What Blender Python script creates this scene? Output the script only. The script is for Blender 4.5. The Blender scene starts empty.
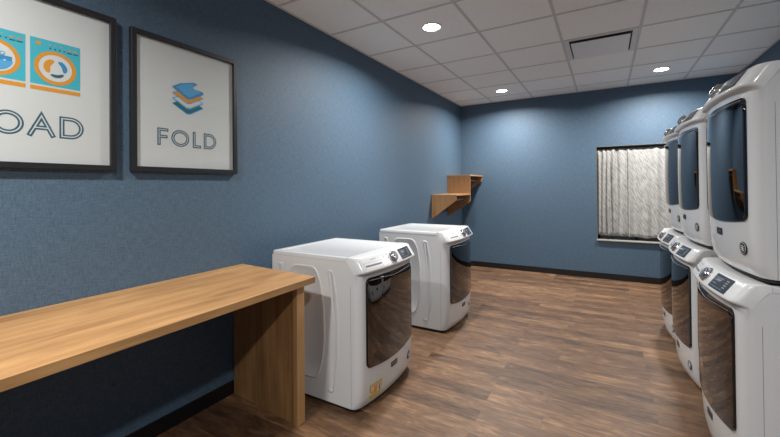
import bpy, bmesh, math, random
from math import sin, cos, pi, sqrt
from mathutils import Vector, Matrix
random.seed(4)
S = bpy.context.scene
COL = S.collection
D, H, XR, YF = 7.137, 3.156, 4.17, -1.7     # back wall, ceiling height, right wall, wall behind the camera

# ------------------------------------------------------------------ materials
def mat(name):
    m = bpy.data.materials.new(name); m.use_nodes = True
    nt = m.node_tree; b = nt.nodes['Principled BSDF']
    return m, nt, b
def N(nt, t, **k):
    n = nt.nodes.new(t)
    for a, v in k.items(): setattr(n, a, v)
    return n
def simple(name, col, rough=.5, metal=0., coat=0., bump=0., bscale=200., ior=None, mottle=.0):
    m, nt, b = mat(name)
    b.inputs['Base Color'].default_value = (*col, 1)
    b.inputs['Roughness'].default_value = rough
    b.inputs['Metallic'].default_value = metal
    b.inputs['Coat Weight'].default_value = coat
    b.inputs['Coat Roughness'].default_value = .08
    if ior: b.inputs['IOR'].default_value = ior
    tc = N(nt, 'ShaderNodeTexCoord'); n = N(nt, 'ShaderNodeTexNoise'); n.inputs['Scale'].default_value = bscale
    nt.links.new(tc.outputs['Object'], n.inputs['Vector'])
    if mottle:
        r = N(nt, 'ShaderNodeValToRGB')
        r.color_ramp.elements[0].color = (*[c * (1 - mottle) for c in col], 1)
        r.color_ramp.elements[1].color = (*[min(1, c * (1 + mottle)) for c in col], 1)
        r.color_ramp.elements[0].position = .3; r.color_ramp.elements[1].position = .7
        nt.links.new(n.outputs['Fac'], r.inputs['Fac']); nt.links.new(r.outputs['Color'], b.inputs['Base Color'])
    if bump:
        bp = N(nt, 'ShaderNodeBump'); bp.inputs['Strength'].default_value = bump; bp.inputs['Distance'].default_value = .002
        nt.links.new(n.outputs['Fac'], bp.inputs['Height']); nt.links.new(bp.outputs['Normal'], b.inputs['Normal'])
    return m
def emis(name, col, s):
    m, nt, b = mat(name)
    b.inputs['Base Color'].default_value = (.9, .9, .9, 1)
    b.inputs['Emission Color'].default_value = (*col, 1); b.inputs['Emission Strength'].default_value = s
    return m

def wallpaper():
    m, nt, b = mat('blue_woven_wallcovering'); L = nt.links.new
    tc = N(nt, 'ShaderNodeTexCoord')
    def stretched(sc, scale, det=2):
        mp = N(nt, 'ShaderNodeMapping'); mp.inputs['Scale'].default_value = sc
        n = N(nt, 'ShaderNodeTexNoise'); n.inputs['Scale'].default_value = scale; n.inputs['Detail'].default_value = det
        L(tc.outputs['Object'], mp.inputs['Vector']); L(mp.outputs['Vector'], n.inputs['Vector']); return n
    hz = stretched((1, 1, 7), 22, 3); vt = stretched((8, 8, 1), 22, 3); fine = stretched((1, 1, 1), 130, 2)
    a = N(nt, 'ShaderNodeMath', operation='ADD'); L(hz.outputs['Fac'], a.inputs[0]); L(vt.outputs['Fac'], a.inputs[1])
    a2 = N(nt, 'ShaderNodeMath', operation='ADD'); L(a.outputs[0], a2.inputs[0]); L(fine.outputs['Fac'], a2.inputs[1])
    mr = N(nt, 'ShaderNodeMapRange'); mr.inputs['From Min'].default_value = 1.15; mr.inputs['From Max'].default_value = 1.85
    L(a2.outputs[0], mr.inputs['Value'])
    r = N(nt, 'ShaderNodeValToRGB'); r.color_ramp.elements[0].color = (.044, .082, .128, 1); r.color_ramp.elements[1].color = (.088, .148, .218, 1)
    L(mr.outputs[0], r.inputs['Fac']); L(r.outputs['Color'], b.inputs['Base Color'])
    b.inputs['Roughness'].default_value = .62
    bp = N(nt, 'ShaderNodeBump'); bp.inputs['Strength'].default_value = .25; bp.inputs['Distance'].default_value = .003
    L(a2.outputs[0], bp.inputs['Height']); L(bp.outputs['Normal'], b.inputs['Normal'])
    return m
def floor_mat():
    m, nt, b = mat('wood_look_vinyl_planks'); L = nt.links.new
    tc = N(nt, 'ShaderNodeTexCoord')
    br = N(nt, 'ShaderNodeTexBrick'); br.offset = .37; br.offset_frequency = 2
    br.inputs['Scale'].default_value = 1; br.inputs['Brick Width'].default_value = 1.05; br.inputs['Row Height'].default_value = .135
    br.inputs['Mortar Size'].default_value = .0012; br.inputs['Mortar Smooth'].default_value = .3; br.inputs['Bias'].default_value = 0
    br.inputs['Color1'].default_value = (.0, .0, .0, 1); br.inputs['Color2'].default_value = (1, 1, 1, 1); br.inputs['Mortar'].default_value = (.3, .3, .3, 1)
    L(tc.outputs['Object'], br.inputs['Vector'])
    # shift the grain from plank to plank
    cx = N(nt, 'ShaderNodeVectorMath', operation='SCALE'); cx.inputs['Scale'].default_value = 9.0; L(br.outputs['Color'], cx.inputs[0])
    ad = N(nt, 'ShaderNodeVectorMath', operation='ADD'); L(tc.outputs['Object'], ad.inputs[0]); L(cx.outputs[0], ad.inputs[1])
    def ns(sc, scale, det, dist=0, vec=ad):
        mp = N(nt, 'ShaderNodeMapping'); mp.inputs['Scale'].default_value = sc; L(vec.outputs[0], mp.inputs['Vector'])
        n = N(nt, 'ShaderNodeTexNoise'); n.inputs['Scale'].default_value = scale; n.inputs['Detail'].default_value = det
        n.inputs['Distortion'].default_value = dist; n.inputs['Roughness'].default_value = .65
        L(mp.outputs['Vector'], n.inputs['Vector']); return n
    g1 = ns((1, 7, 1), 3.6, 8, 1.2); g2 = ns((1, 15, 1), 6.5, 7, .7); g3 = ns((1, 2.6, 1), 3.2, 4, 1.2)
    m1 = N(nt, 'ShaderNodeMix', data_type='FLOAT'); m1.inputs[0].default_value = .4; L(g1.outputs['Fac'], m1.inputs[2]); L(g2.outputs['Fac'], m1.inputs[3])
    m2 = N(nt, 'ShaderNodeMix', data_type='FLOAT'); m2.inputs[0].default_value = .38; L(m1.outputs[0], m2.inputs[2]); L(g3.outputs['Fac'], m2.inputs[3])
    m3 = N(nt, 'ShaderNodeMix', data_type='FLOAT'); m3.inputs[0].default_value = .11; L(m2.outputs[0], m3.inputs[2])
    sp = N(nt, 'ShaderNodeSeparateColor'); L(br.outputs['Color'], sp.inputs[0]); L(sp.outputs[0], m3.inputs[3])
    r = N(nt, 'ShaderNodeValToRGB'); e = r.color_ramp.elements
    e[0].position = .35; e[0].color = (.026, .017, .010, 1); e[1].position = .64; e[1].color = (.33, .19, .10, 1)
    x = e.new(.45); x.color = (.092, .048, .026, 1); x = e.new(.54); x.color = (.168, .092, .048, 1)
    L(m3.outputs[0], r.inputs['Fac'])
    mx = N(nt, 'ShaderNodeMix', data_type='RGBA'); L(br.outputs['Fac'], mx.inputs[0]); L(r.outputs['Color'], mx.inputs[6]); mx.inputs[7].default_value = (.07, .04, .025, 1)
    L(mx.outputs[2], b.inputs['Base Color'])
    b.inputs['Roughness'].default_value = .5
    bp = N(nt, 'ShaderNodeBump'); bp.inputs['Strength'].default_value = .12; bp.inputs['Distance'].default_value = .002
    L(m1.outputs[0], bp.inputs['Height']); L(bp.outputs['Normal'], b.inputs['Normal'])
    return m
def wood(name, axis, dark=(.24, .118, .042), light=(.50, .285, .118)):
    m, nt, b = mat(name); L = nt.links.new
    tc = N(nt, 'ShaderNodeTexCoord')
    def ns(k, scale, det, dist):
        mp = N(nt, 'ShaderNodeMapping'); sc = [k, k, k]; sc[axis] = 1; mp.inputs['Scale'].default_value = sc
        L(tc.outputs['Object'], mp.inputs['Vector'])
        n = N(nt, 'ShaderNodeTexNoise'); n.inputs['Scale'].default_value = scale; n.inputs['Detail'].default_value = det; n.inputs['Distortion'].default_value = dist
        L(mp.outputs['Vector'], n.inputs['Vector']); return n
    a = ns(11, 1.5, 5, .5); c = ns(50, 2.2, 3, .1); k = ns(2.4, 2.6, 2, .6)
    m1 = N(nt, 'ShaderNodeMix', data_type='FLOAT'); m1.inputs[0].default_value = .35; L(a.outputs['Fac'], m1.inputs[2]); L(c.outputs['Fac'], m1.inputs[3])
    m2 = N(nt, 'ShaderNodeMix', data_type='FLOAT'); m2.inputs[0].default_value = .25; L(m1.outputs[0], m2.inputs[2]); L(k.outputs['Fac'], m2.inputs[3])
    r = N(nt, 'ShaderNodeValToRGB'); e = r.color_ramp.elements
    e[0].position = .33; e[0].color = (*dark, 1); e[1].position = .62; e[1].color = (*light, 1)
    L(m2.outputs[0], r.inputs['Fac']); L(r.outputs['Color'], b.inputs['Base Color'])
    b.inputs['Roughness'].default_value = .45
    return m
def curtain_mat():
    m, nt, b = mat('brushed_curtain_cloth'); L = nt.links.new
    tc = N(nt, 'ShaderNodeTexCoord'); m0 = N(nt, 'ShaderNodeMapping'); mp = N(nt, 'ShaderNodeMapping')
    m0.inputs['Rotation'].default_value = (0, math.radians(27), 0); mp.inputs['Scale'].default_value = (36, 1, 4); L(tc.outputs['Object'], m0.inputs['Vector'])
    n = N(nt, 'ShaderNodeTexNoise'); n.inputs['Scale'].default_value = 2.2; n.inputs['Detail'].default_value = 2; n.inputs['Distortion'].default_value = .3
    L(m0.outputs['Vector'], mp.inputs['Vector']); L(mp.outputs['Vector'], n.inputs['Vector'])
    r = N(nt, 'ShaderNodeValToRGB'); e = r.color_ramp.elements
    e[0].position = .42; e[0].color = (.27, .27, .26, 1); e[1].position = .56; e[1].color = (.44, .435, .42, 1)
    L(n.outputs['Fac'], r.inputs['Fac']); L(r.outputs['Color'], b.inputs['Base Color'])
    b.inputs['Roughness'].default_value = .85
    return m
def ceiling_mat():
    m, nt, b = mat('acoustic_ceiling_tile'); L = nt.links.new
    tc = N(nt, 'ShaderNodeTexCoord'); n = N(nt, 'ShaderNodeTexNoise'); n.inputs['Scale'].default_value = 120; n.inputs['Detail'].default_value = 3
    L(tc.outputs['Object'], n.inputs['Vector'])
    r = N(nt, 'ShaderNodeValToRGB'); e = r.color_ramp.elements
    e[0].position = .35; e[0].color = (.80, .80, .79, 1); e[1].position = .55; e[1].color = (.88, .88, .87, 1)
    L(n.outputs['Fac'], r.inputs['Fac']); L(r.outputs['Color'], b.inputs['Base Color']); b.inputs['Roughness'].default_value = .9
    bp = N(nt, 'ShaderNodeBump'); bp.inputs['Strength'].default_value = .2; bp.inputs['Distance'].default_value = .002
    L(n.outputs['Fac'], bp.inputs['Height']); L(bp.outputs['Normal'], b.inputs['Normal'])
    return m
def clear_glass(name, tint=(1, 1, 1)):
    m = bpy.data.materials.new(name); m.use_nodes = True; nt = m.node_tree; nt.nodes.clear(); L = nt.links.new
    o = N(nt, 'ShaderNodeOutputMaterial'); t = N(nt, 'ShaderNodeBsdfTransparent'); g = N(nt, 'ShaderNodeBsdfGlossy'); f = N(nt, 'ShaderNodeLayerWeight'); x = N(nt, 'ShaderNodeMixShader')
    t.inputs['Color'].default_value = (*tint, 1); g.inputs['Roughness'].default_value = .03; f.inputs['Blend'].default_value = .12
    L(f.outputs['Facing'], x.inputs[0]); L(t.outputs[0], x.inputs[1]); L(g.outputs[0], x.inputs[2]); L(x.outputs[0], o.inputs[0])
    return m

M = dict(
    wall=wallpaper(), floor=floor_mat(), ceil=ceiling_mat(), curtain=curtain_mat(),
    grid=simple('ceiling_grid_paint', (.58, .575, .57), .6),
    base=simple('black_vinyl_base', (.006, .006, .007), .35),
    oak_y=wood('oak_grain_along', 1), oak_z=wood('oak_grain_upright', 2), oak_edge=wood('oak_edge_upright', 2, (.46, .25, .10), (.60, .35, .155)),
    oak_x=wood('shelf_oak', 2, (.27, .135, .055), (.42, .235, .105)), oak_sy=wood('shelf_oak_along', 1, (.36, .19, .08), (.5, .29, .135)),
    white=simple('white_enamel', (.62, .635, .65), .26, coat=.4),
    side=simple('white_side_enamel', (.59, .60, .62), .34, coat=.2),
    seam=simple('seam_shadow_gap', (.12, .12, .125), .7),
    shell=simple('white_moulded_plastic', (.70, .715, .73), .3, coat=.3),
    black=simple('black_gloss_trim', (.008, .008, .009), .12, coat=.6),
    dglass=simple('dark_door_glass', (.15, .15, .155), .035, metal=1.0),
    chrome=simple('chrome', (.62, .64, .66), .16, metal=1.0),
    steel=simple('brushed_steel', (.42, .42, .43), .35, metal=1.0),
    grey=simple('grey_plastic', (.16, .165, .18), .4),
    screen=simple('black_display', (.012, .015, .022), .3),
    icon=simple('display_print', (.28, .32, .40), .5),
    frame=simple('black_picture_frame', (.014, .014, .017), .4),
    paper=simple('print_paper', (.55, .585, .585), .7),
    navy=simple('navy_ink', (.030, .095, .135), .7), teal=simple('teal_ink', (.045, .40, .50), .7), orange=simple('orange_ink', (.60, .26, .022), .7),
    blue=simple('blue_ink', (.03, .22, .45), .7), lblue=simple('pale_blue_ink', (.07, .33, .60), .7), dteal=simple('deep_teal_ink', (.01, .13, .17), .7),
    slate=simple('slate_ink', (.06, .12, .165), .7),
    pane=clear_glass('clear_pane'),
    yellow=simple('yellow_sticker', (.60, .46, .01), .5), stw=simple('sticker_white', (.62, .52, .42), .5), sto=simple('sticker_orange', (.75, .25, .07), .5),
    sill=simple('painted_sill', (.36, .345, .315), .45), winf=simple('dark_window_frame', (.035, .037, .04), .4),
    jamb=simple('window_reveal', (.16, .155, .14), .6),
    lens=emis('lit_lamp_lens', (1, .97, .92), 25), ring=simple('white_lamp_ring', (.8, .8, .78), .4),
    vent=simple('vent_plate', (.72, .73, .74), .45), ventd=simple('vent_inside', (.035, .035, .04), .7), ventf=simple('vent_frame', (.66, .66, .66), .5),
    rubber=simple('black_rubber', (.015, .015, .015), .7),
)

# ------------------------------------------------------------------ helpers
def link(name, bm, m, parent=None, loc=(0, 0, 0), smooth=True, bevel=0., seg=2, angle=35):
    bmesh.ops.recalc_face_normals(bm, faces=bm.faces[:])
    me = bpy.data.meshes.new(name); bm.to_mesh(me); bm.free()
    for x in (m if isinstance(m, (list, tuple)) else [m]): me.materials.append(x)
    if smooth:
        me.polygons.foreach_set('use_smooth', [True] * len(me.polygons)); me.set_sharp_from_angle(angle=math.radians(angle))
    o = bpy.data.objects.new(name, me); COL.objects.link(o); o.location = loc
    if parent: o.parent = parent
    if bevel:
        b = o.modifiers.new('bevel', 'BEVEL'); b.width = bevel; b.segments = seg; b.limit_method = 'ANGLE'; b.angle_limit = math.radians(40)
        b.harden_normals = True
    return o
def box(bm, x0, x1, y0, y1, z0, z1, mi=0):
    v = [bm.verts.new(p) for p in ((x0, y0, z0), (x1, y0, z0), (x1, y1, z0), (x0, y1, z0), (x0, y0, z1), (x1, y0, z1), (x1, y1, z1), (x0, y1, z1))]
    for f in ((3, 2, 1, 0), (4, 5, 6, 7), (0, 1, 5, 4), (1, 2, 6, 5), (2, 3, 7, 6), (3, 0, 4, 7)):
        bm.faces.new([v[i] for i in f]).material_index = mi
def bbox(*a):
    bm = bmesh.new(); box(bm, *a); return bm
def prism(bm, pts, a, b, place, mi=0):
    """pts 2D loop; place(p, q, h) -> 3D"""
    A = [bm.verts.new(place(p, q, a)) for p, q in pts]; B = [bm.verts.new(place(p, q, b)) for p, q in pts]
    n = len(pts)
    bm.faces.new(A).material_index = mi; bm.faces.new(B[::-1]).material_index = mi
    for i in range(n): bm.faces.new((A[i], B[i], B[(i + 1) % n], A[(i + 1) % n])).material_index = mi
def tube(bm, pts, r, n=10, closed=False, mi=0):
    pts = [Vector(p) for p in pts]; rings = []
    for i, p in enumerate(pts):
        a = pts[i - 1] if (i > 0 or closed) else p; b = pts[(i + 1) % len(pts)] if (i < len(pts) - 1 or closed) else p
        t = (b - a).normalized(); up = Vector((0, 0, 1)) if abs(t.z) < .9 else Vector((1, 0, 0))
        s = t.cross(up).normalized(); u = s.cross(t)
        rings.append([bm.verts.new(p + (s * cos(k * 2 * pi / n) + u * sin(k * 2 * pi / n)) * r) for k in range(n)])
    m = len(rings)
    for i in range(m if closed else m - 1):
        A, B = rings[i], rings[(i + 1) % m]
        for k in range(n): bm.faces.new((A[k], A[(k + 1) % n], B[(k + 1) % n], B[k])).material_index = mi
    if not closed: bm.faces.new(rings[0][::-1]).material_index = mi; bm.faces.new(rings[-1]).material_index = mi
def lathe(bm, prof, c, ax, n=28, mi=0):
    """prof: (radius, height) along axis ax from c; closed with caps"""
    c = Vector(c); ax = Vector(ax).normalized(); s = ax.cross(Vector((0, 1, 0)) if abs(ax.y) < .9 else Vector((1, 0, 0))).normalized(); u = ax.cross(s)
    R = [[bm.verts.new(c + ax * h + (s * cos(k * 2 * pi / n) + u * sin(k * 2 * pi / n)) * r) for k in range(n)] for r, h in prof]
    for A, B in zip(R, R[1:]):
        for k in range(n): bm.faces.new((A[k], A[(k + 1) % n], B[(k + 1) % n], B[k])).material_index = mi
    bm.faces.new(R[0][::-1]).material_index = mi; bm.faces.new(R[-1]).material_index = mi
def empty(name, loc, label, cat, rz=0, group=None):
    o = bpy.data.objects.new(name, None); COL.objects.link(o); o.location = loc; o.rotation_euler = (0, 0, rz); o.empty_display_size = .1
    tag(o, label, cat, group); return o
def tag(o, label, cat, group=None):
    o['label'] = label; o['category'] = cat
    if group: o['group'] = group
    return o
def struct(name, bm, m, parent=None, **k):
    o = link(name, bm, m, parent, smooth=False, **k)
    if parent is None: o['kind'] = 'structure'
    return o
def kids(o): return [c for c in bpy.data.objects if c.parent == o]
def dup(root, loc, rz, label):
    def cp(o, par):
        c = o.copy(); COL.objects.link(c); c.parent = par
        for ch in kids(o): cp(ch, c)
        return c
    r = cp(root, None); r.location = loc; r.rotation_euler = (0, 0, rz); r['label'] = label
    return r

# ------------------------------------------------------------------ room shell
T = .15
WX0, WX1, WZ0, WZ1 = 2.35, 3.47, .655, 2.20     # window opening in the back wall
bm = bbox(-T, XR + T, YF - T, D + T + .1, -.1, 0); struct('floor', bm, M['floor'])
bm = bbox(-T, XR + T, YF - T, D + T + .1, H, H + .1); ceil = struct('ceiling', bm, M['ceil'])
struct('wall_left', bbox(-T, 0, YF, D, 0, H), M['wall'])
struct('wall_right', bbox(XR, XR + T, YF, D, 0, H), M['wall'])
struct('wall_front', bbox(-T, XR + T, YF - T, YF, 0, H), M['wall'])
bm = bmesh.new()
box(bm, -T, WX0, D, D + .2, 0, H); box(bm, WX1, XR + T, D, D + .2, 0, H); box(bm, WX0, WX1, D, D + .2, 0, WZ0 - .02); box(bm, WX0, WX1, D, D + .2, WZ1, H)
struct('wall_back', bm, M['wall'])
bh, bt = .098, .010
struct('baseboard_left', bbox(0, bt, YF, D, 0, bh), M['base'])
struct('baseboard_back', bbox(bt, XR - bt, D - bt, D, 0, bh), M['base'])
struct('baseboard_right', bbox(XR - bt, XR, YF, D, 0, bh), M['base'])
struct('baseboard_front', bbox(bt, XR - bt, YF, YF + bt, 0, bh), M['base'])
# suspended ceiling grid (T-bars)
bm = bmesh.new(); P = .7224; PX0 = .639; PY0 = D - 1.163; w = .013
x = PX0
while x < XR: box(bm, x - w, x + w, YF, D, H - .005, H); x += P
y = PY0 + P * 0 + .728
rows = []
y = PY0 + .728
while y > YF: rows.append(y); y -= .728
for y in rows: box(bm, 0, XR, y - w, y + w, H - .0045, H)
box(bm, 0, .022, YF, D, H - .006, H); box(bm, XR - .022, XR, YF, D, H - .006, H); box(bm, 0, XR, D - .022, D, H - .006, H)
struct('trim_1', bm, M['grid'])

# ------------------------------------------------------------------ window, curtain
bm = bmesh.new()
fr_y0, fr_y1 = D + .13, D + .17
for a in ((WX0, WX0 + .045, WZ0, WZ1), (WX1 - .045, WX1, WZ0, WZ1), (WX0, WX1, WZ0, WZ0 + .05), (WX0, WX1, WZ1 - .05, WZ1), ((WX0 + WX1) / 2 - .02, (WX0 + WX1) / 2 + .02, WZ0, WZ1)):
    box(bm, a[0], a[1], fr_y0, fr_y1, a[2], a[3])
win = struct('window_1', bm, M['winf'])
o = link('window_pane', bbox(WX0 + .04, WX1 - .04, D + .146, D + .152, WZ0 + .04, WZ1 - .04), M['pane'], win, smooth=False)
bm = bmesh.new()   # thin dark reveal lining that stands a little proud of the wall
t = .006
box(bm, WX0, WX0 + t, D - .003, D + .13, WZ0, WZ1); box(bm, WX1 - t, WX1, D - .003, D + .13, WZ0, WZ1); box(bm, WX0, WX1, D - .003, D + .13, WZ1 - t, WZ1)
link('window_reveal', bm, M['jamb'], win, smooth=False)
link('window_sill', bbox(WX0 - .01, WX1 + .01, D - .035, D + .13, WZ0 - .02, WZ0), [M['sill']], win, smooth=False, bevel=.003)

rod = empty('curtain_rod', ((WX0 + WX1) / 2, D + .045, WZ1 - .016), 'thin dark rod across the top of the window carrying the pale curtains', 'curtain rod')
bm = bmesh.new(); tube(bm, [(-.545, 0, 0), (.545, 0, 0)], .008, 10); link('pole', bm, M['winf'], rod)
for s in (-1, 1):
    bm = bmesh.new(); lathe(bm, [(.018, 0), (.018, .006), (.010, .010)], (s * (.547), 0, 0), (-s, 0, 0), 16); link('end_bracket', bm, M['winf'], rod)
for xx in (2.405, 2.43, 2.86, 3.24, 3.29):
    bm = bmesh.new(); tube(bm, [(.0, .016 * cos(a), .016 * sin(a)) for a in [i * pi / 8 for i in range(16)]], .0028, 6, closed=True)
    link('ring', bm, M['winf'], rod, loc=(xx - (WX0 + WX1) / 2, 0, -.006))
def curtain(x0, x1, folds, label, zb):
    bm = bmesh.new(); nx, nz = 150, 26; V = []
    zt = -.012
    for i in range(nx + 1):
        f = i / nx; col = []
        for j in range(nz + 1):
            g = j / nz
            y = 0; xs = 0
            for (c, wd, am) in folds:
                dd = (f - c - .015 * sin(3 * g + c * 9)) / wd
                y -= am * math.exp(-dd * dd) * (.35 + .65 * min(1, g * 5) ** .5) * (.85 + .15 * cos(2.3 * g + c * 11))
            y += .004 * sin(f * 40 + g * 2)
            z = zt + (zb + .01 * sin(f * 13)) * g
            col.append(bm.verts.new((x0 + (x1 - x0) * f, D + (.066 if x0 < 2.6 else .064) + y, WZ1 - .030 + z)))
        V.append(col)
    for i in range(nx):
        for j in range(nz): bm.faces.new((V[i][j], V[i + 1][j], V[i + 1][j + 1], V[i][j + 1]))
    for v in bm.verts: v.co -= Vector((x0, D + .045, WZ1 - .045))
    o = link('curtain', bm, M['curtain'], None, loc=(x0, D + .045, WZ1 - .045), angle=80)
    sd = o.modifiers.new('thickness', 'SOLIDIFY'); sd.thickness = .002
    return tag(o, label, 'curtain', 'curtains in the back wall window')
curtain(WX0 + .006, 2.791, [(.05, .05, .05), (.22, .05, .062), (.38, .045, .06), (.56, .06, .062), (.80, .08, .05), (.97, .025, .03)], 'pale brushed curtain with deep folds at the left side of the back window', -1.43)
curtain(2.792, WX1 - .01, [(.02, .03, .045), (.17, .06, .03), (.38, .08, .022), (.58, .08, .034), (.78, .07, .026), (.95, .04, .045)], 'flatter pale curtain with diagonal brushed streaks on the right side of the back window', -1.445)

# ------------------------------------------------------------------ ceiling fittings
def downlight(x, y, label):
    t = empty('recessed_downlight', (x, y, H), label, 'ceiling light', 0, 'recessed downlights in the tiled ceiling')
    bm = bmesh.new(); n = 40
    prof = [(.104, -.0005), (.104, -.006), (.097, -.010), (.082, -.008), (.080, -.0005)]
    R = [[bm.verts.new((r * cos(k * 2 * pi / n), r * sin(k * 2 * pi / n), z)) for k in range(n)] for r, z in prof]
    for i in range(len(R)):
        A, B = R[i], R[(i + 1) % len(R)]
        for k in range(n): bm.faces.new((A[k], A[(k + 1) % n], B[(k + 1) % n], B[k]))
    link('trim_ring', bm, M['ring'], t)
    bm = bmesh.new(); lathe(bm, [(.080, .001), (.079, .006), (.05, .013), (.012, .015)], (0, 0, 0), (0, 0, -1), 32)
    link('lens', bm, M['lens'], t)
    L = bpy.data.lights.new('downlight_beam', 'AREA'); L.shape = 'DISK'; L.size = .17; L.energy = 68; L.color = (1, .965, .92); L.spread = math.radians(160)
    lo = bpy.data.objects.new('downlight_beam', L); COL.objects.link(lo); lo.location = (x, y, H - .022)
    return t
downlight(.995, 3.428, 'bright round downlight on the left, nearest of the three visible downlights')
downlight(.995, 6.336, 'small round downlight near the far left corner of the ceiling')
downlight(3.167, 6.340, 'round downlight above the far right corner, beyond the air vent')
downlight(.995, -.214, 'round downlight over the near end of the wooden table')
downlight(3.167, -.214, 'round downlight over the near end of the room on the right')
for o in bpy.data.objects:
    pass

v = empty('air_vent', (2.445, 4.882, H), 'square plaque air diffuser with dark gap set in a ceiling tile', 'air vent')
bm = bmesh.new()
for a in ((-.345, -.30, -.345, .345), (.30, .345, -.345, .345), (-.30, .30, -.345, -.315), (-.30, .30, .315, .345)): box(bm, a[0], a[1], a[2], a[3], -.006, -.0005)
link('vent_frame', bm, M['ventf'], v, smooth=False)
link('vent_recess', bbox(-.30, .30, -.315, .315, -.003, -.001), M['ventd'], v, smooth=False)
bm = bbox(-.282, .282, -.280, .305, -.026, -.018); link('face_plate', bm, M['vent'], v, smooth=False, bevel=.003)
for sx in (-.2, .2):
    for sy in (-.18, .2): bm = bmesh.new(); lathe(bm, [(.008, 0), (.008, .018)], (sx, sy, -.021), (0, 0, 1), 8); link('hanger_pin', bm, M['ventf'], v)

# ------------------------------------------------------------------ folding table
TY0, TY1, TZ = -1.1, 1.905, .968
t = empty('folding_table', (0, 0, 0), 'long light oak folding counter along the blue left wall', 'table')
bm = bmesh.new(); prism(bm, [(.003, TY0), (.865, TY0), (.797, TY1), (.003, 1.957)], TZ - .042, TZ, lambda p, q, h: (p, q, h))
link('tabletop', bm, M['oak_y'], t, smooth=False, bevel=.0025)
def leg_panel(y0, y1, k):
    def pl(p, q, h): return (p, q + k * (.70 - p), h)
    bm = bmesh.new(); prism(bm, [(.014, y0), (.685, y0), (.685, y1), (.014, y1)], 0, TZ - .0425, pl); link('leg_panel', bm, M['oak_z'], t, smooth=False, bevel=.0015)
    bm = bmesh.new(); prism(bm, [(.6855, y0 - .004), (.725, y0 - .004), (.725, y1 + .002), (.6855, y1 + .002)], 0, TZ - .0425, pl); link('front_stile', bm, M['oak_edge'], t, smooth=False, bevel=.0015)
leg_panel(1.812, 1.875, .075); leg_panel(TY0 + .03, TY0 + .09, 0)

# ------------------------------------------------------------------ stepped hanging shelf in the far left corner
s = empty('wall_shelf', (0, 5.65, 1.02), 'stepped two level wooden hanging shelf high in the far left corner', 'shelf')
def Z(*a): return (a[0], a[1], a[2] - 5.65, a[3] - 5.65, a[4] - 1.02, a[5] - 1.02)
def xz(y0):
    return lambda p, q, h: (p, h - 5.65, q - 1.02)
def bracket(y0, y1, pts): 
    bm = bmesh.new(); prism(bm, pts, y0, y1, xz(0)); link('bracket_panel', bm, M['oak_x'], s, smooth=False, bevel=.0015)
bracket(5.65, 5.672, [(.001, 1.408), (.424, 1.408), (.424, 1.335), (.001, 1.026)])
bracket(6.355, 6.380, [(.001, 1.74), (.424, 1.74), (.424, 1.292), (.30, 1.20), (.001, 1.02)])
bracket(7.085, 7.107, [(.001, 1.74), (.424, 1.74), (.424, 1.665), (.001, 1.355)])
link('shelf_board', bbox(*Z(.001, .432, 5.645, 6.354, 1.4085, 1.431)), M['oak_sy'], s, smooth=False, bevel=.0015)
link('shelf_board', bbox(*Z(.001, .432, 6.350, 7.112, 1.7405, 1.763)), M['oak_sy'], s, smooth=False, bevel=.0015)
for (a, b, z) in ((5.672, 6.355, 1.335), (6.38, 7.085, 1.665)):
    bm = bmesh.new(); tube(bm, [(.33, a - 5.65, z - 1.02), (.33, b - 5.65, z - 1.02)], .014, 12); link('hanging_rail', bm, M['steel'], s)
    link('back_rail', bbox(*Z(.001, .02, a, b, z - .12, z - .02)), M['oak_x'], s, smooth=False)

# ------------------------------------------------------------------ framed prints
def flat(bm, pts, off, mi=0):
    bm.faces.new([bm.verts.new((off, a, b)) for a, b in pts]).material_index = mi
def ribbon(bm, pts, wd, off, closed=False, mi=0):
    pts = [Vector(p) for p in pts]; n = len(pts); A = []; B = []
    for i in range(n):
        p0 = pts[i - 1] if (i > 0 or closed) else None; p1 = pts[(i + 1) % n] if (i < n - 1 or closed) else None
        d0 = (pts[i] - p0).normalized() if p0 else None; d1 = (p1 - pts[i]).normalized() if p1 else None
        if d0 and d1:
            m_ = (d0 + d1).normalized(); nn = Vector((-m_.y, m_.x)); k = wd / 2 / max(.35, nn.dot(Vector((-d0.y, d0.x))))
            q = pts[i]
        else:
            d_ = d0 or d1; nn = Vector((-d_.y, d_.x)); k = wd / 2; q = pts[i] + (d_ * wd / 2 if d1 is None else -d_ * wd / 2)
        A.append(bm.verts.new((off, *(q + nn * k)))); B.append(bm.verts.new((off, *(q - nn * k))))
    for i in range(n if closed else n - 1):
        j = (i + 1) % n; bm.faces.new((A[i], A[j], B[j], B[i])).material_index = mi
def circ(cx, cy, r, n=40, a0=0, a1=2 * pi, ry=None):
    ry = ry or r; full = abs(a1 - a0 - 2 * pi) < 1e-6
    return [(cx + r * cos(a0 + (a1 - a0) * i / (n if full else n - 1)), cy + ry * sin(a0 + (a1 - a0) * i / (n if full else n - 1))) for i in range(n)]
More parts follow.
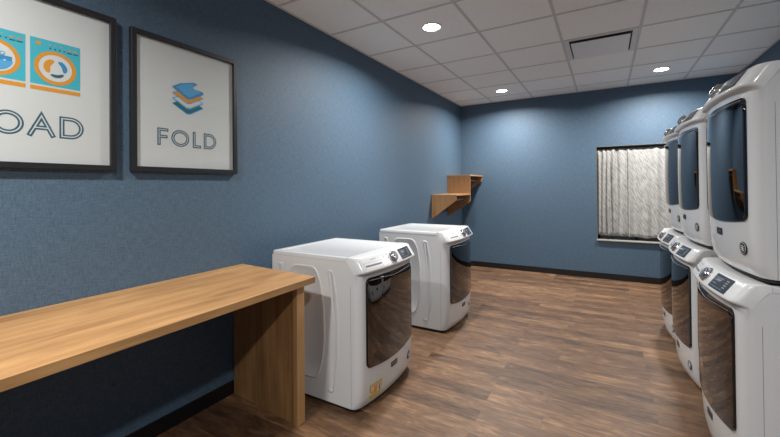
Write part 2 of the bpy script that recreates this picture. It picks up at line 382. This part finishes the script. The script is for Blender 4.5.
def letters(spec, z0, z1, w_out, w_in, ink, parent, name):
    bm = bmesh.new(); bi = bmesh.new(); zm = (z0 + z1) / 2; h = z1 - z0; e = w_out / 2
    for ch, a, b in spec:
        a += e; b -= e; lo = z0 + e; hi = z1 - e
        if ch == 'O': st = [(circ((a + b) / 2, zm, (b - a) / 2, 44, ry=(hi - lo) / 2), True)]
        elif ch == 'L': st = [([(a, hi), (a, lo), (b, lo)], False)]
        elif ch == 'F': st = [([(a, lo), (a, hi), (b, hi)], False), ([(a, zm + .01 * h), (b - .12 * (b - a), zm + .01 * h)], False)]
        elif ch == 'A': st = [([(a, lo), ((a + b) / 2, hi), (b, lo)], False), ([(a + .2 * (b - a), lo + .3 * h), (b - .2 * (b - a), lo + .3 * h)], False)]
        elif ch == 'D':
            r = (hi - lo) / 2; st = [([(a, lo), (a, hi)] + [(max(a + .02, b - r) + min(r, b - a - .02) * cos(pi / 2 - pi * i / 18), zm + r * sin(pi / 2 - pi * i / 18)) for i in range(19)], True)]
        for k, (p, cl) in enumerate(st):
            ribbon(bm, p, w_out, .0016 + .0001 * k, cl); ribbon(bm, p, w_in, .0021 + .0001 * k, cl, 1)
    bi.free()
    link(name, bm, [M[ink], M['paper']], parent, smooth=False)
def framed(y0, y1, z0, z1, label):
    cy = (y0 + y1) / 2
    t = empty('framed_print', (0, cy, z0), label, 'picture')
    a, b, hgt, fw = y0 - cy, y1 - cy, z1 - z0, .030
    bm = bmesh.new()
    def pl(yy, zz, h): return (h, yy, zz)
    o = [(a, 0), (b, 0), (b, hgt), (a, hgt)]; i = [(a + fw, fw), (b - fw, fw), (b - fw, hgt - fw), (a + fw, hgt - fw)]
    for k in range(4):
        j = (k + 1) % 4; prism(bm, [o[k], o[j], i[j], i[k]], .002, .036, pl)
    bmesh.ops.remove_doubles(bm, verts=bm.verts, dist=1e-5)
    link('picture_frame', bm, M['frame'], t, smooth=False, bevel=.002)
    pr = link('paper_print', bbox(0, .001, a + fw - .004, b - fw + .004, fw - .004, hgt - fw + .004), M['paper'], t, loc=(.016, 0, 0), smooth=False)
    bm = bmesh.new(); flat(bm, [(a + fw - .002, fw - .002), (b - fw + .002, fw - .002), (b - fw + .002, hgt - fw + .002), (a + fw - .002, hgt - fw + .002)], .026)
    gl = link('glazing', bm, M['pane'], t, smooth=False)
    return t, pr, cy
FZ0, FZ1 = 1.668, 2.540
# picture 1: two washing machines over the word LOAD
t1, p1, c1 = framed(.335, 1.076, FZ0, FZ1 + .012, 'black framed print with two teal washing machines and the word LOAD')
inkset = [M['teal'], M['orange'], M['paper'], M['navy'], M['blue'], M['lblue']]
def machine_art(y0, kind):
    bm = bmesh.new(); w_, z0, z1 = .204, 2.066, 2.328; o = .0016
    def q(a, b, c, d, off, mi): flat(bm, [(a, c), (b, c), (b, d), (a, d)], off, mi)
    q(y0, y0 + w_, z0 + .030, z1, o, 0); q(y0, y0 + w_, z0, z0 + .020, o, 1)
    cx, cz = y0 + .1, 2.190
    flat(bm, circ(cx, cz, .086, 48), o + .0004, 1); flat(bm, circ(cx, cz, .068, 48), o + .0008, 2)
    flat(bm, circ(y0 + .032, 2.304, .010, 20), o + .0004, 1)
    for k in range(4): flat(bm, circ(y0 + .078 + .019 * k, 2.289, .0042, 12), o + .0004, 3)
    for k in range(3): flat(bm, circ(y0 + .078 + .022 * k, 2.306, .0032, 12), o + .0004, 1)
    for k in range(2): q(y0 + .146 + .026 * k, y0 + .168 + .026 * k, 2.282, 2.289, o + .0004, 3); q(y0 + .148 + .026 * k, y0 + .166 + .026 * k, 2.298, 2.304, o + .0004, 1)
    def arc(a0, a1, r0, r1, mi, ccx=cx, ccz=cz):
        n = 14; prev = None
        for k in range(n):
            g = k / (n - 1); a = a0 + (a1 - a0) * g; hw = (r1 - r0) / 2 * (1 - .75 * (abs(g - .5) * 2) ** 4); rm = (r0 + r1) / 2
            cur = [(ccx + (rm - hw) * cos(a), ccz + (rm - hw) * sin(a)), (ccx + (rm + hw) * cos(a), ccz + (rm + hw) * sin(a))]
            if prev: flat(bm, [prev[0], prev[1], cur[1], cur[0]], o + .0012, mi)
            prev = cur
    if kind:
        arc(math.radians(100), math.radians(225), .023, .050, 1); arc(math.radians(-25), math.radians(75), .026, .048, 4); arc(math.radians(238), math.radians(322), .032, .048, 3)
    else:
        flat(bm, circ(cx, cz, .056, 40, math.radians(168), math.radians(372)), o + .0012, 4)
        flat(bm, circ(cx, cz, .060, 40, math.radians(190), math.radians(350)), o + .0014, 5)
        for (dx, dz, r) in ((.022, .022, .010), (-.01, .012, .008), (.03, -.01, .007), (0, .034, .006)): flat(bm, circ(cx + dx, cz + dz, r, 16), o + .0018, 5); flat(bm, circ(cx + dx, cz + dz, r * .55, 16), o + .0020, 2)
    for vv in bm.verts: vv.co.y -= c1; vv.co.z -= FZ0
    # children of the paper: the printed pictures
    link('printed_machine', bm, inkset, p1, smooth=False)
machine_art(.484, 0); machine_art(.705, 1)
letters([('L', .487 - c1, .548 - c1), ('O', .567 - c1, .682 - c1), ('A', .694 - c1, .802 - c1), ('D', .819 - c1, .924 - c1)], 1.830 - FZ0, 1.946 - FZ0, .0215, .0055, 'navy', p1, 'lettering')
# picture 2: stack of folded cloths over the word FOLD
t2, p2, c2 = framed(1.155, 1.893, FZ0 + .003, FZ1, 'black framed print with a stack of folded cloths and the word FOLD')
FZ2 = FZ0 + .003
bm = bmesh.new(); cy_ = 1.515
def dia(z, hw, hh, off, mi, cut=False):
    if not cut: P_ = [(cy_ - hw, z), (cy_ - .012, z - hh), (cy_ + .012, z - hh), (cy_ + hw, z), (cy_ + .012, z + hh), (cy_ - .012, z + hh)]
    else: P_ = [(cy_ - hw, z + .004), (cy_ - .01, z - hh), (cy_ + .014, z - hh), (cy_ + hw, z - .006), (cy_ + hw * .9, z + .012), (cy_ + hw * .45, z + .012), (cy_ + hw * .25, z + .028), (cy_ + hw * .6, z + hh * .9), (cy_ + hw * .35, z + hh * 1.05), (cy_ - .02, z + hh * .78), (cy_ - hw * .5, z + hh * .62), (cy_ - hw * .75, z + hh * .35)]
    flat(bm, P_, off, mi)
dia(2.126, .112, .058, .0015, 0); dia(2.127, .104, .052, .0018, 3)
dia(2.160, .112, .056, .0021, 0); dia(2.161, .098, .047, .0024, 2)
dia(2.196, .112, .056, .0027, 0); dia(2.197, .104, .051, .0030, 1)
dia(2.232, .112, .060, .0033, 5, True); dia(2.236, .086, .046, .0036, 4, True)
for vv in bm.verts: vv.co.y -= c2; vv.co.z -= FZ2
link('printed_cloth_stack', bm, [M['lblue'], M['orange'], M['paper'], M['dteal'], M['lblue'], M['blue']], p2, smooth=False)
letters([('F', 1.310 - c2, 1.380 - c2), ('O', 1.398 - c2, 1.520 - c2), ('L', 1.545 - c2, 1.607 - c2), ('D', 1.626 - c2, 1.724 - c2)], 1.842 - FZ2, 1.954 - FZ2, .0210, .0042, 'slate', p2, 'lettering')

# ------------------------------------------------------------------ machines
W = .40                                   # half width
def bow(w): return .044 * (1 - (w / W) ** 2)
def cor(w, r): 
    a = abs(w) - (W - r)
    return 0 if a <= 0 else r - sqrt(max(0, r * r - a * a))
PROF = [(.030, .797), (.05, .812), (.10, .822), (.20, .829), (.35, .832), (.88, .832), (.945, .829)]
def fb(z):
    if z <= PROF[0][0]: return PROF[0][1]
    for (a, p), (b, q) in zip(PROF, PROF[1:]):
        if z <= b: return p + (q - p) * (z - a) / (b - a)
    return PROF[-1][1]
def fr(w, z): return fb(z) + bow(w) - cor(w, .05)
_e = [0, .0008, .003, .007, .013, .020, .028, .038]
WS = [-W + k for k in _e] + [(W - .05) * (-1 + 2 * i / 24) for i in range(25)] + [W - k for k in _e[::-1]]
HM = 1.070
CB = .8
def csurf(w, t, off=0.):
    """point on the sloping control face; t 0 top .. 1 bottom"""
    top = Vector((.812 + CB * bow(w) - cor(w, .045), w, 1.066)); bot = Vector((.868 + CB * bow(w) - cor(w, .045), w, .984))
    n = Vector((.082, 0, .056)).normalized()
    return top.lerp(bot, t) + n * off
def cdecal(bm, w0, w1, t0, t1, off, mi=0, n=8):
    """w0 is the left edge seen from the front"""
    A = []
    for i in range(n + 1):
        w_ = w0 + (w1 - w0) * i / n
        A.append((bm.verts.new(csurf(w_, t0, off)), bm.verts.new(csurf(w_, t1, off)), bm.verts.new(csurf(w_, t1, -.002)), bm.verts.new(csurf(w_, t0, -.002))))
    for a, b in zip(A, A[1:]):
        for k in range(3): bm.faces.new((a[k], b[k], b[k + 1], a[k + 1])).material_index = mi
        bm.faces.new((a[3], b[3], b[0], a[0])).material_index = mi
    bm.faces.new(A[0]).material_index = mi; bm.faces.new(A[-1][::-1]).material_index = mi
def fpanel(bm, hw, z0, z1, r, off, dome, back, mi=0, nz=26, w_c=0., sag=0.):
    rows = []; nw = 30
    for j in range(nz + 1):
        f = j / nz; f = .5 - .5 * cos(pi * f); z = z0 + (z1 - z0) * f
        e = 0
        dz = min(z - z0, z1 - z)
        if dz < r: e = r - sqrt(max(0, r * r - (r - dz) ** 2))
        h = hw - e; row = []
        for i in range(nw + 1):
            g = -1 + 2 * i / nw; w_ = w_c + h * g
            zz = z - sag * (1 - g * g) * (1 - f) ** 2
            d_ = dome * max(0, 1 - (2 * (z - z0) / (z1 - z0) - 1) ** 2) * (1 - g ** 4)
            row.append((fr(w_, zz) + off + d_, w_, zz))
        rows.append(row)
    V = [[bm.verts.new(p) for p in row] for row in rows]
    for a, b in zip(V, V[1:]):
        for i in range(nw): bm.faces.new((a[i], a[i + 1], b[i + 1], b[i])).material_index = mi
    loop = V[0] + [row[-1] for row in V[1:-1]] + V[-1][::-1] + [row[0] for row in V[1:-1]][::-1]
    back_l = [bm.verts.new((v_.co.x - back, v_.co.y, v_.co.z)) for v_ in loop]
    for i in range(len(loop)):
        j = (i + 1) % len(loop); bm.faces.new((loop[j], loop[i], back_l[i], back_l[j])).material_index = mi
    return
def rounded(pts, r, n=5):
    out = []; m = len(pts)
    for i in range(m):
        p = Vector(pts[i]); a = (Vector(pts[i - 1]) - p); b = (Vector(pts[(i + 1) % m]) - p); rr = min(r, a.length * .45, b.length * .45)
        a = p + a.normalized() * rr; b = p + b.normalized() * rr
        for k in range(n + 1):
            s_ = k / n; out.append(tuple(a * (1 - s_) ** 2 + p * 2 * s_ * (1 - s_) + b * s_ * s_))
    return out
def text_mesh(txt, size):
    c = bpy.data.curves.new('t', 'FONT'); c.body = txt; c.size = size; c.align_x = 'CENTER'; c.align_y = 'CENTER'; c.extrude = .0003
    o = bpy.data.objects.new('t', c); COL.objects.link(o); bpy.context.view_layer.update()
    me = bpy.data.meshes.new_from_object(o); bpy.data.objects.remove(o); bpy.data.curves.remove(c); return me

def make_machine(name, label, cat, group, washer=True):
    t = empty(name, (0, 0, 0), label, cat, 0, group)
    # cabinet
    bm = bmesh.new(); US = [0, .02, .2, .4, .6, .70]
    def ring(z, front=True, flat_u=None):
        pts = [(u, -W) for u in US]
        for w_ in WS: pts.append(((fr(w_, z) if front else flat_u), w_))
        pts += [(u, W) for u in US[::-1]]
        return [bm.verts.new((u, w_, z)) for u, w_ in pts]
    zs = [.030, .05, .10, .2, .35, .5, .65, .8, .88, .945]
    R = [ring(z) for z in zs]
    for z, f_ in ((.956, lambda w_: .839 + CB * bow(w_) - cor(w_, .045)), (.998, lambda w_: .808 + CB * bow(w_) - cor(w_, .045)), (1.037, lambda w_: .778 + CB * bow(w_) - cor(w_, .045)), (1.0385, lambda w_: .718)):
        R.append([bm.verts.new((u, w_, z)) for u, w_ in [(u, -W) for u in US] + [(f_(w_), w_) for w_ in WS] + [(u, W) for u in US[::-1]]])
    for A, B in zip(R, R[1:]):
        n = len(A)
        for k in range(n): bm.faces.new((A[k], A[(k + 1) % n], B[(k + 1) % n], B[k]))
    bm.faces.new(R[0][::-1]); bm.faces.new(R[-1])
    cab = link('cabinet', bm, M['white'], t, angle=28)
    # pressed shapes on both side walls
    A_ = [(.215, .986), (.442, .990), (.492, .90), (.530, .71), (.536, .455), (.505, .28), (.455, .162), (.205, .162), (.155, .28), (.124, .455), (.13, .71), (.168, .90)]
    B_ = [(.548, .975), (.604, .975), (.648, .80), (.664, .60), (.662, .355), (.630, .20), (.600, .10), (.545, .10), (.578, .22), (.604, .355), (.606, .60), (.590, .80)]
    C_ = [(.06, .985), (.125, .985), (.082, .80), (.068, .60), (.07, .355), (.10, .20), (.14, .10), (.08, .10), (.045, .22), (.03, .355), (.03, .60), (.04, .80)]
    for sgn in (-1, 1):
        for L_, rr in ((A_, .05), (B_, .03), (C_, .03)):
            bm = bmesh.new()
            P_ = rounded(L_, rr)
            cu = sum(p[0] for p in P_) / len(P_); cz = sum(p[1] for p in P_) / len(P_)
            lv = []
            for off, k in ((-.001, 0), (.0055, .006), (.0055, .014), (.001, .022)):
                ring_ = []
                for p in P_:
                    d = Vector((cu - p[0], cz - p[1])); 
                    if L_ is A_: q_ = Vector(p) + d.normalized() * k
                    else: q_ = Vector((p[0] + (cu - p[0]) * min(1, k / .035), p[1] + (1 if cz > p[1] else -1) * k))
                    ring_.append(bm.verts.new((q_.x, sgn * (W + off), q_.y)))
                lv.append(ring_)
            for X, Y in zip(lv, lv[1:]):
                for k in range(len(X)): bm.faces.new((X[k], X[(k + 1) % len(X)], Y[(k + 1) % len(X)], Y[k]))
            bm.faces.new(lv[-1]); link('side_pressing', bm, M['side'], cab, angle=60)
    # seams between front shell and side walls
    for sgn in (-1, 1):
        bm = bmesh.new(); prism(bm, [(.7585, .03), (.7600, .03), (.7600, .8735), (.7605, .8735), (.7605, .875), (.7585, .875)], sgn * W - .0006, sgn * W + .0006, lambda p, q, h: (p, h, q))
        link('panel_seam', bm, M['seam'], cab, smooth=False)
    # toe kick and feet
    bm = bmesh.new(); lo = []; hi = []
    for z, L_ in ((.012, lo), (.032, hi)):
        for p in [(.02, -W + .02)] + [(fr(w_ * .97, .03) - .012, w_ * .97) for w_ in WS] + [(.02, W - .02)]: L_.append(bm.verts.new((p[0], p[1], z)))
    for k in range(len(lo)): bm.faces.new((lo[k], lo[(k + 1) % len(lo)], hi[(k + 1) % len(lo)], hi[k]))
    bm.faces.new(lo[::-1]); bm.faces.new(hi)
    link('toe_kick', bm, M['rubber'], t)
    for u in (.06, .70):
        for w_ in (-.34, .34):
            bm = bmesh.new(); lathe(bm, [(.024, 0), (.024, .008), (.012, .012)], (u, w_, 0), (0, 0, 1), 14); link('foot', bm, M['rubber'], t)
    # lid
    bm = bmesh.new()
    def lid(z, ins):
        P_ = [(0 + ins, -W - .004 + ins), (.02, -W - .006 + ins)] if False else []
        o = .0015
        pts = [(0 + ins, -W - o + ins + .012), (0 + ins + .012, -W - o + ins)] + [(.812, -W - o + ins)] if False else None
        r_ = .02; L_ = []
        for a in range(5): th = pi + pi / 2 * a / 4; L_.append((r_ + r_ * cos(th) + ins, -W - o + r_ + r_ * sin(th) + ins))
        L_.append((.722, -W - o + ins))
        L_.append((.722, W + o - ins))
        for a in range(5): th = pi / 2 + pi / 2 * a / 4; L_.append((r_ + r_ * cos(th) + ins, W + o - r_ + r_ * sin(th) - ins))
        return [bm.verts.new((u, w_, z)) for u, w_ in L_]
    R = [lid(1.038, .004), lid(1.040, 0), lid(1.062, 0), lid(1.068, .003), lid(HM, .009), lid(HM, .045), lid(HM - .005, .056)]
    for A, B in zip(R, R[1:]):
        n = len(A)
        for k in range(n): bm.faces.new((A[k], A[(k + 1) % n], B[(k + 1) % n], B[k]))
    bm.faces.new(R[0][::-1]); bm.faces.new(R[-1])
    link('lid', bm, M['white'], t, angle=40)
    # control panel: sloping bowed fascia
    bm = bmesh.new(); secs = []
    for w_ in WS:
        w2 = w_; b_ = CB * bow(w_) - cor(w_, .045)
        P_ = [(.7225, 1.0375), (.7225, 1.0695), (.800 + b_, HM), (.808 + b_, HM - .0015), (.812 + b_, 1.066)]
        P_ += [(.812 + b_ + .056 * f, 1.066 - .082 * f) for f in (.25, .5, .75)]
        P_ += [(.868 + b_, .984), (.8705 + b_, .978), (.869 + b_, .971), (.862 + b_, .965), (.838 + b_, .957), (.806 + b_, .9985), (.774 + b_, 1.0375)]
        secs.append([bm.verts.new((u, w2, z)) for u, z in P_])
    for A, B in zip(secs, secs[1:]):
        for k in range(len(A)): bm.faces.new((A[k], B[k], B[(k + 1) % len(A)], A[(k + 1) % len(A)]))
    bm.faces.new(secs[0]); bm.faces.new(secs[-1][::-1])
    cp = link('control_panel', bm, M['shell'], t, angle=40)
    bm = bmesh.new(); cdecal(bm, .106, .308, .05, .94, .0018); disp = link('display', bm, M['screen'], cp, smooth=False)
    bm = bmesh.new()
    for r_ in range(3): cdecal(bm, .122, .215 - .02 * r_, .24 + .18 * r_, .27 + .18 * r_, .0024, 0, 3)
    cdecal(bm, .145, .20, .33, .39, .0024, 0, 3)
    for r_ in range(4): cdecal(bm, .250, .276, .22 + .14 * r_, .27 + .14 * r_, .0024, 0, 2)
    for c_ in range(5): cdecal(bm, .122 + c_ * .03, .140 + c_ * .03, .79, .82, .0024, 0, 2)
    link('display_marking', bm, M['icon'], disp, smooth=False)
    kc = csurf(-.005, .48); nn = Vector((.082, 0, .056))
    bm = bmesh.new(); lathe(bm, [(.046, -.004), (.046, .005), (.043, .008), (.040, .008), (.038, .019), (.034, .025), (.020, .027)], kc, nn, 32)
    kn = link('selector_dial', bm, M['chrome'], cp, angle=30)
    bm = bmesh.new(); lathe(bm, [(.020, .0282), (.020, .0292)], kc, nn, 24)
    link('dial_cap', bm, M['grey'], kn)
    bm = bmesh.new()
    for k, (dw, dt) in enumerate(((-.062, .18), (-.062, .42), (-.062, .66), (-.045, .90), (-.115, .3), (-.115, .7))):
        bm = bmesh.new(); cdecal(bm, -.005 + dw - .006, -.005 + dw + .006, dt - .03, dt + .03, .0012, 0, 2); link('button', bm, M['grey'], cp, smooth=False)
    if washer:
        bm = bmesh.new(); cdecal(bm, -.350, -.175, .60, .73, .001); link('dispenser_handle', bm, M['grey'], cp, smooth=False)
        bm = bmesh.new()
        for a in ((-.360, -.165, .42, .432), (-.360, -.165, .90, .912)): cdecal(bm, *a, .0005)
        for a in ((-.361, -.358), (-.167, -.164)): cdecal(bm, a[0], a[1], .40, .89, .0005, 0, 2)
        link('dispenser_drawer', bm, M['icon'], cp, smooth=False)
        bm = bmesh.new(); cdecal(bm, -.28, -.22, .20, .25, .0006, 0, 3); link('panel_lettering', bm, M['icon'], cp, smooth=False)
    # door
    bm = bmesh.new(); fpanel(bm, .340, .299, .925, .040, .006, 0, .012, sag=.02); 
    d = link('door', bm, M['shell'] if False else M['black'], t, angle=50)
    bm = bmesh.new(); fpanel(bm, .332, .308, .897, .034, .012, .006, .008, sag=.02)
    link('door_glass', bm, M['dglass'], d, angle=40)
    bm = bmesh.new()
    P_ = []
    for i in range(33):
        g = -1 + i / 16; w_ = .315 * g; z = .908 - .012 * math.exp(-(g * 2.2) ** 2) ; P_.append((fr(w_, z) + .014, w_, z))
    tube(bm, P_, .0028, 8); link('door_handle', bm, M['chrome'], d)
    # raised white surround under the glass
    # brand plate
    bm = bmesh.new(); fpanel(bm, .046, .198, .236, .004, .0035, 0, .006, nz=4); pl = link('brand_plate', bm, M['grey'] if False else M['screen'], t, angle=50)
    me = text_mesh('MAYTAG', .019)
    for v_ in me.vertices: x_, y_, z_ = v_.co; v_.co = (fr(x_, .217 + y_) + .0040 + z_, x_, .217 + y_)
    me.materials.clear(); me.materials.append(M['chrome'])
    o = bpy.data.objects.new('brand_lettering', me); COL.objects.link(o); o.parent = pl
    # round badge low on the right of the front
    bw, bz = .285, .160
    c_ = Vector((fr(bw, bz), bw, bz)); nr = Vector((1, .044 * 2 * bw / W / W, 0))
    bm = bmesh.new(); lathe(bm, [(.033, -.012), (.033, .004), (.031, .005)], c_, nr, 32); bd = link('round_badge', bm, M['screen'], t)
    bm = bmesh.new(); nr.normalize(); sd = Vector((-nr.y, nr.x, 0))
    for row in range(3):
        tube(bm, [c_ + nr * .0054 + sd * (.030 * f - .015) + Vector((0, 0, .010 - .010 * row + .0035 * sin(f * 2 * pi))) for f in [i / 12 for i in range(13)]], .0014, 6)
    tube(bm, [c_ + nr * .0050 + sd * .0265 * cos(a) + Vector((0, 0, .0265 * sin(a))) for a in [i * pi / 20 for i in range(40)]], .0010, 6, closed=True)
    link('badge_emblem', bm, M['vent'], bd)
    return t

WA = 'white front loading washing machines'
LX, RX = .19, 3.868
w1 = make_machine('washing_machine', 'white front loading washer beside the wooden table, yellow sticker on its front', 'washing machine', WA)
# the machines' builder tests nothing else: copies first, then the sticker on this one only
w2 = dup(w1, (LX, 4.10, 0), 0, 'white front loading washer by the left wall, behind the one with the yellow sticker')
RY = [2.835, 3.95, 4.79]
wl = ['white washer nearest the camera on the right, under the closest stacked dryer',
      'white washer in the middle of the right row, under the second dryer',
      'white washer at the far end of the right row, next to the curtained window']
YAW = math.radians(1.9)
for y_, l_ in zip(RY, wl): dup(w1, (RX, y_ + .028, 0), pi + YAW, l_)
w1.location = (LX, 2.490, 0)
def dec(parent, name, w0, w1_, z0, z1, off, m):
    bm = bmesh.new(); V = []
    for i in range(9):
        w_ = w0 + (w1_ - w0) * i / 8; V.append((bm.verts.new((fr(w_, z0) + off, w_, z0)), bm.verts.new((fr(w_, z1) + off, w_, z1))))
    for a, b in zip(V, V[1:]): bm.faces.new((a[0], b[0], b[1], a[1]))
    return link(name, bm, m, parent, smooth=True)
st = dec(w1, 'sticker', -.300, -.165, .072, .168, .002, M['yellow']); st['label'] = 'yellow sticker with white and orange picture'
dec(st, 'sticker_picture', -.290, -.176, .108, .156, .0026, M['stw'])
dec(st, 'sticker_print', -.257, -.223, .100, .150, .0030, M['sto'])
dec(st, 'sticker_print', -.287, -.269, .106, .122, .0030, M['sto'])
dec(st, 'sticker_print', -.200, -.185, .102, .146, .0030, M['grey'])

DG = 'white tumble dryers stacked on the washers'
d1 = make_machine('tumble_dryer', 'white dryer stacked nearest the camera with a tall dark glass door', 'dryer', DG, washer=False)
DX, DZ = 3.925, HM + .001
dup(d1, (DX, RY[1] + .028, DZ), pi + YAW, 'white dryer in the middle of the stacked row, behind the nearest dryer')
dup(d1, (DX, RY[2] + .028, DZ), pi + YAW, 'white dryer at the far end of the stacked row, beside the curtain')
d1.location = (DX, RY[0] + .028, DZ); d1.rotation_euler = (0, 0, pi + YAW)

# ------------------------------------------------------------------ light outside, camera
wd = bpy.data.worlds.new('world'); S.world = wd; wd.use_nodes = True
wd.node_tree.nodes['Background'].inputs[0].default_value = (.35, .42, .5, 1); wd.node_tree.nodes['Background'].inputs[1].default_value = .25

f, sy, pit, rol, yaw, cx = 372.773, 34.5191, .0080, -.0094, .5245, 2.4815
fw = Vector((-sin(yaw) * cos(pit), cos(yaw) * cos(pit), sin(pit))); r = Vector((cos(yaw), sin(yaw), 0)); u = r.cross(fw)
r2 = r * cos(rol) + u * sin(rol); u2 = -r * sin(rol) + u * cos(rol)
cam = bpy.data.cameras.new('camera'); co = bpy.data.objects.new('camera', cam); COL.objects.link(co)
mw = Matrix((r2, u2, -fw)).transposed().to_4x4(); mw.translation = (cx, 0, 1.56); co.matrix_world = mw
cam.sensor_width = 36; cam.sensor_fit = 'HORIZONTAL'; cam.lens = f / 780 * 36; cam.shift_y = -sy / 780; cam.clip_start = .05
S.camera = co
S.view_settings.view_transform = 'Standard'; S.view_settings.look = 'None'; S.view_settings.exposure = 0
S.cycles.use_denoising = True; S.cycles.max_bounces = 10; S.cycles.diffuse_bounces = 6
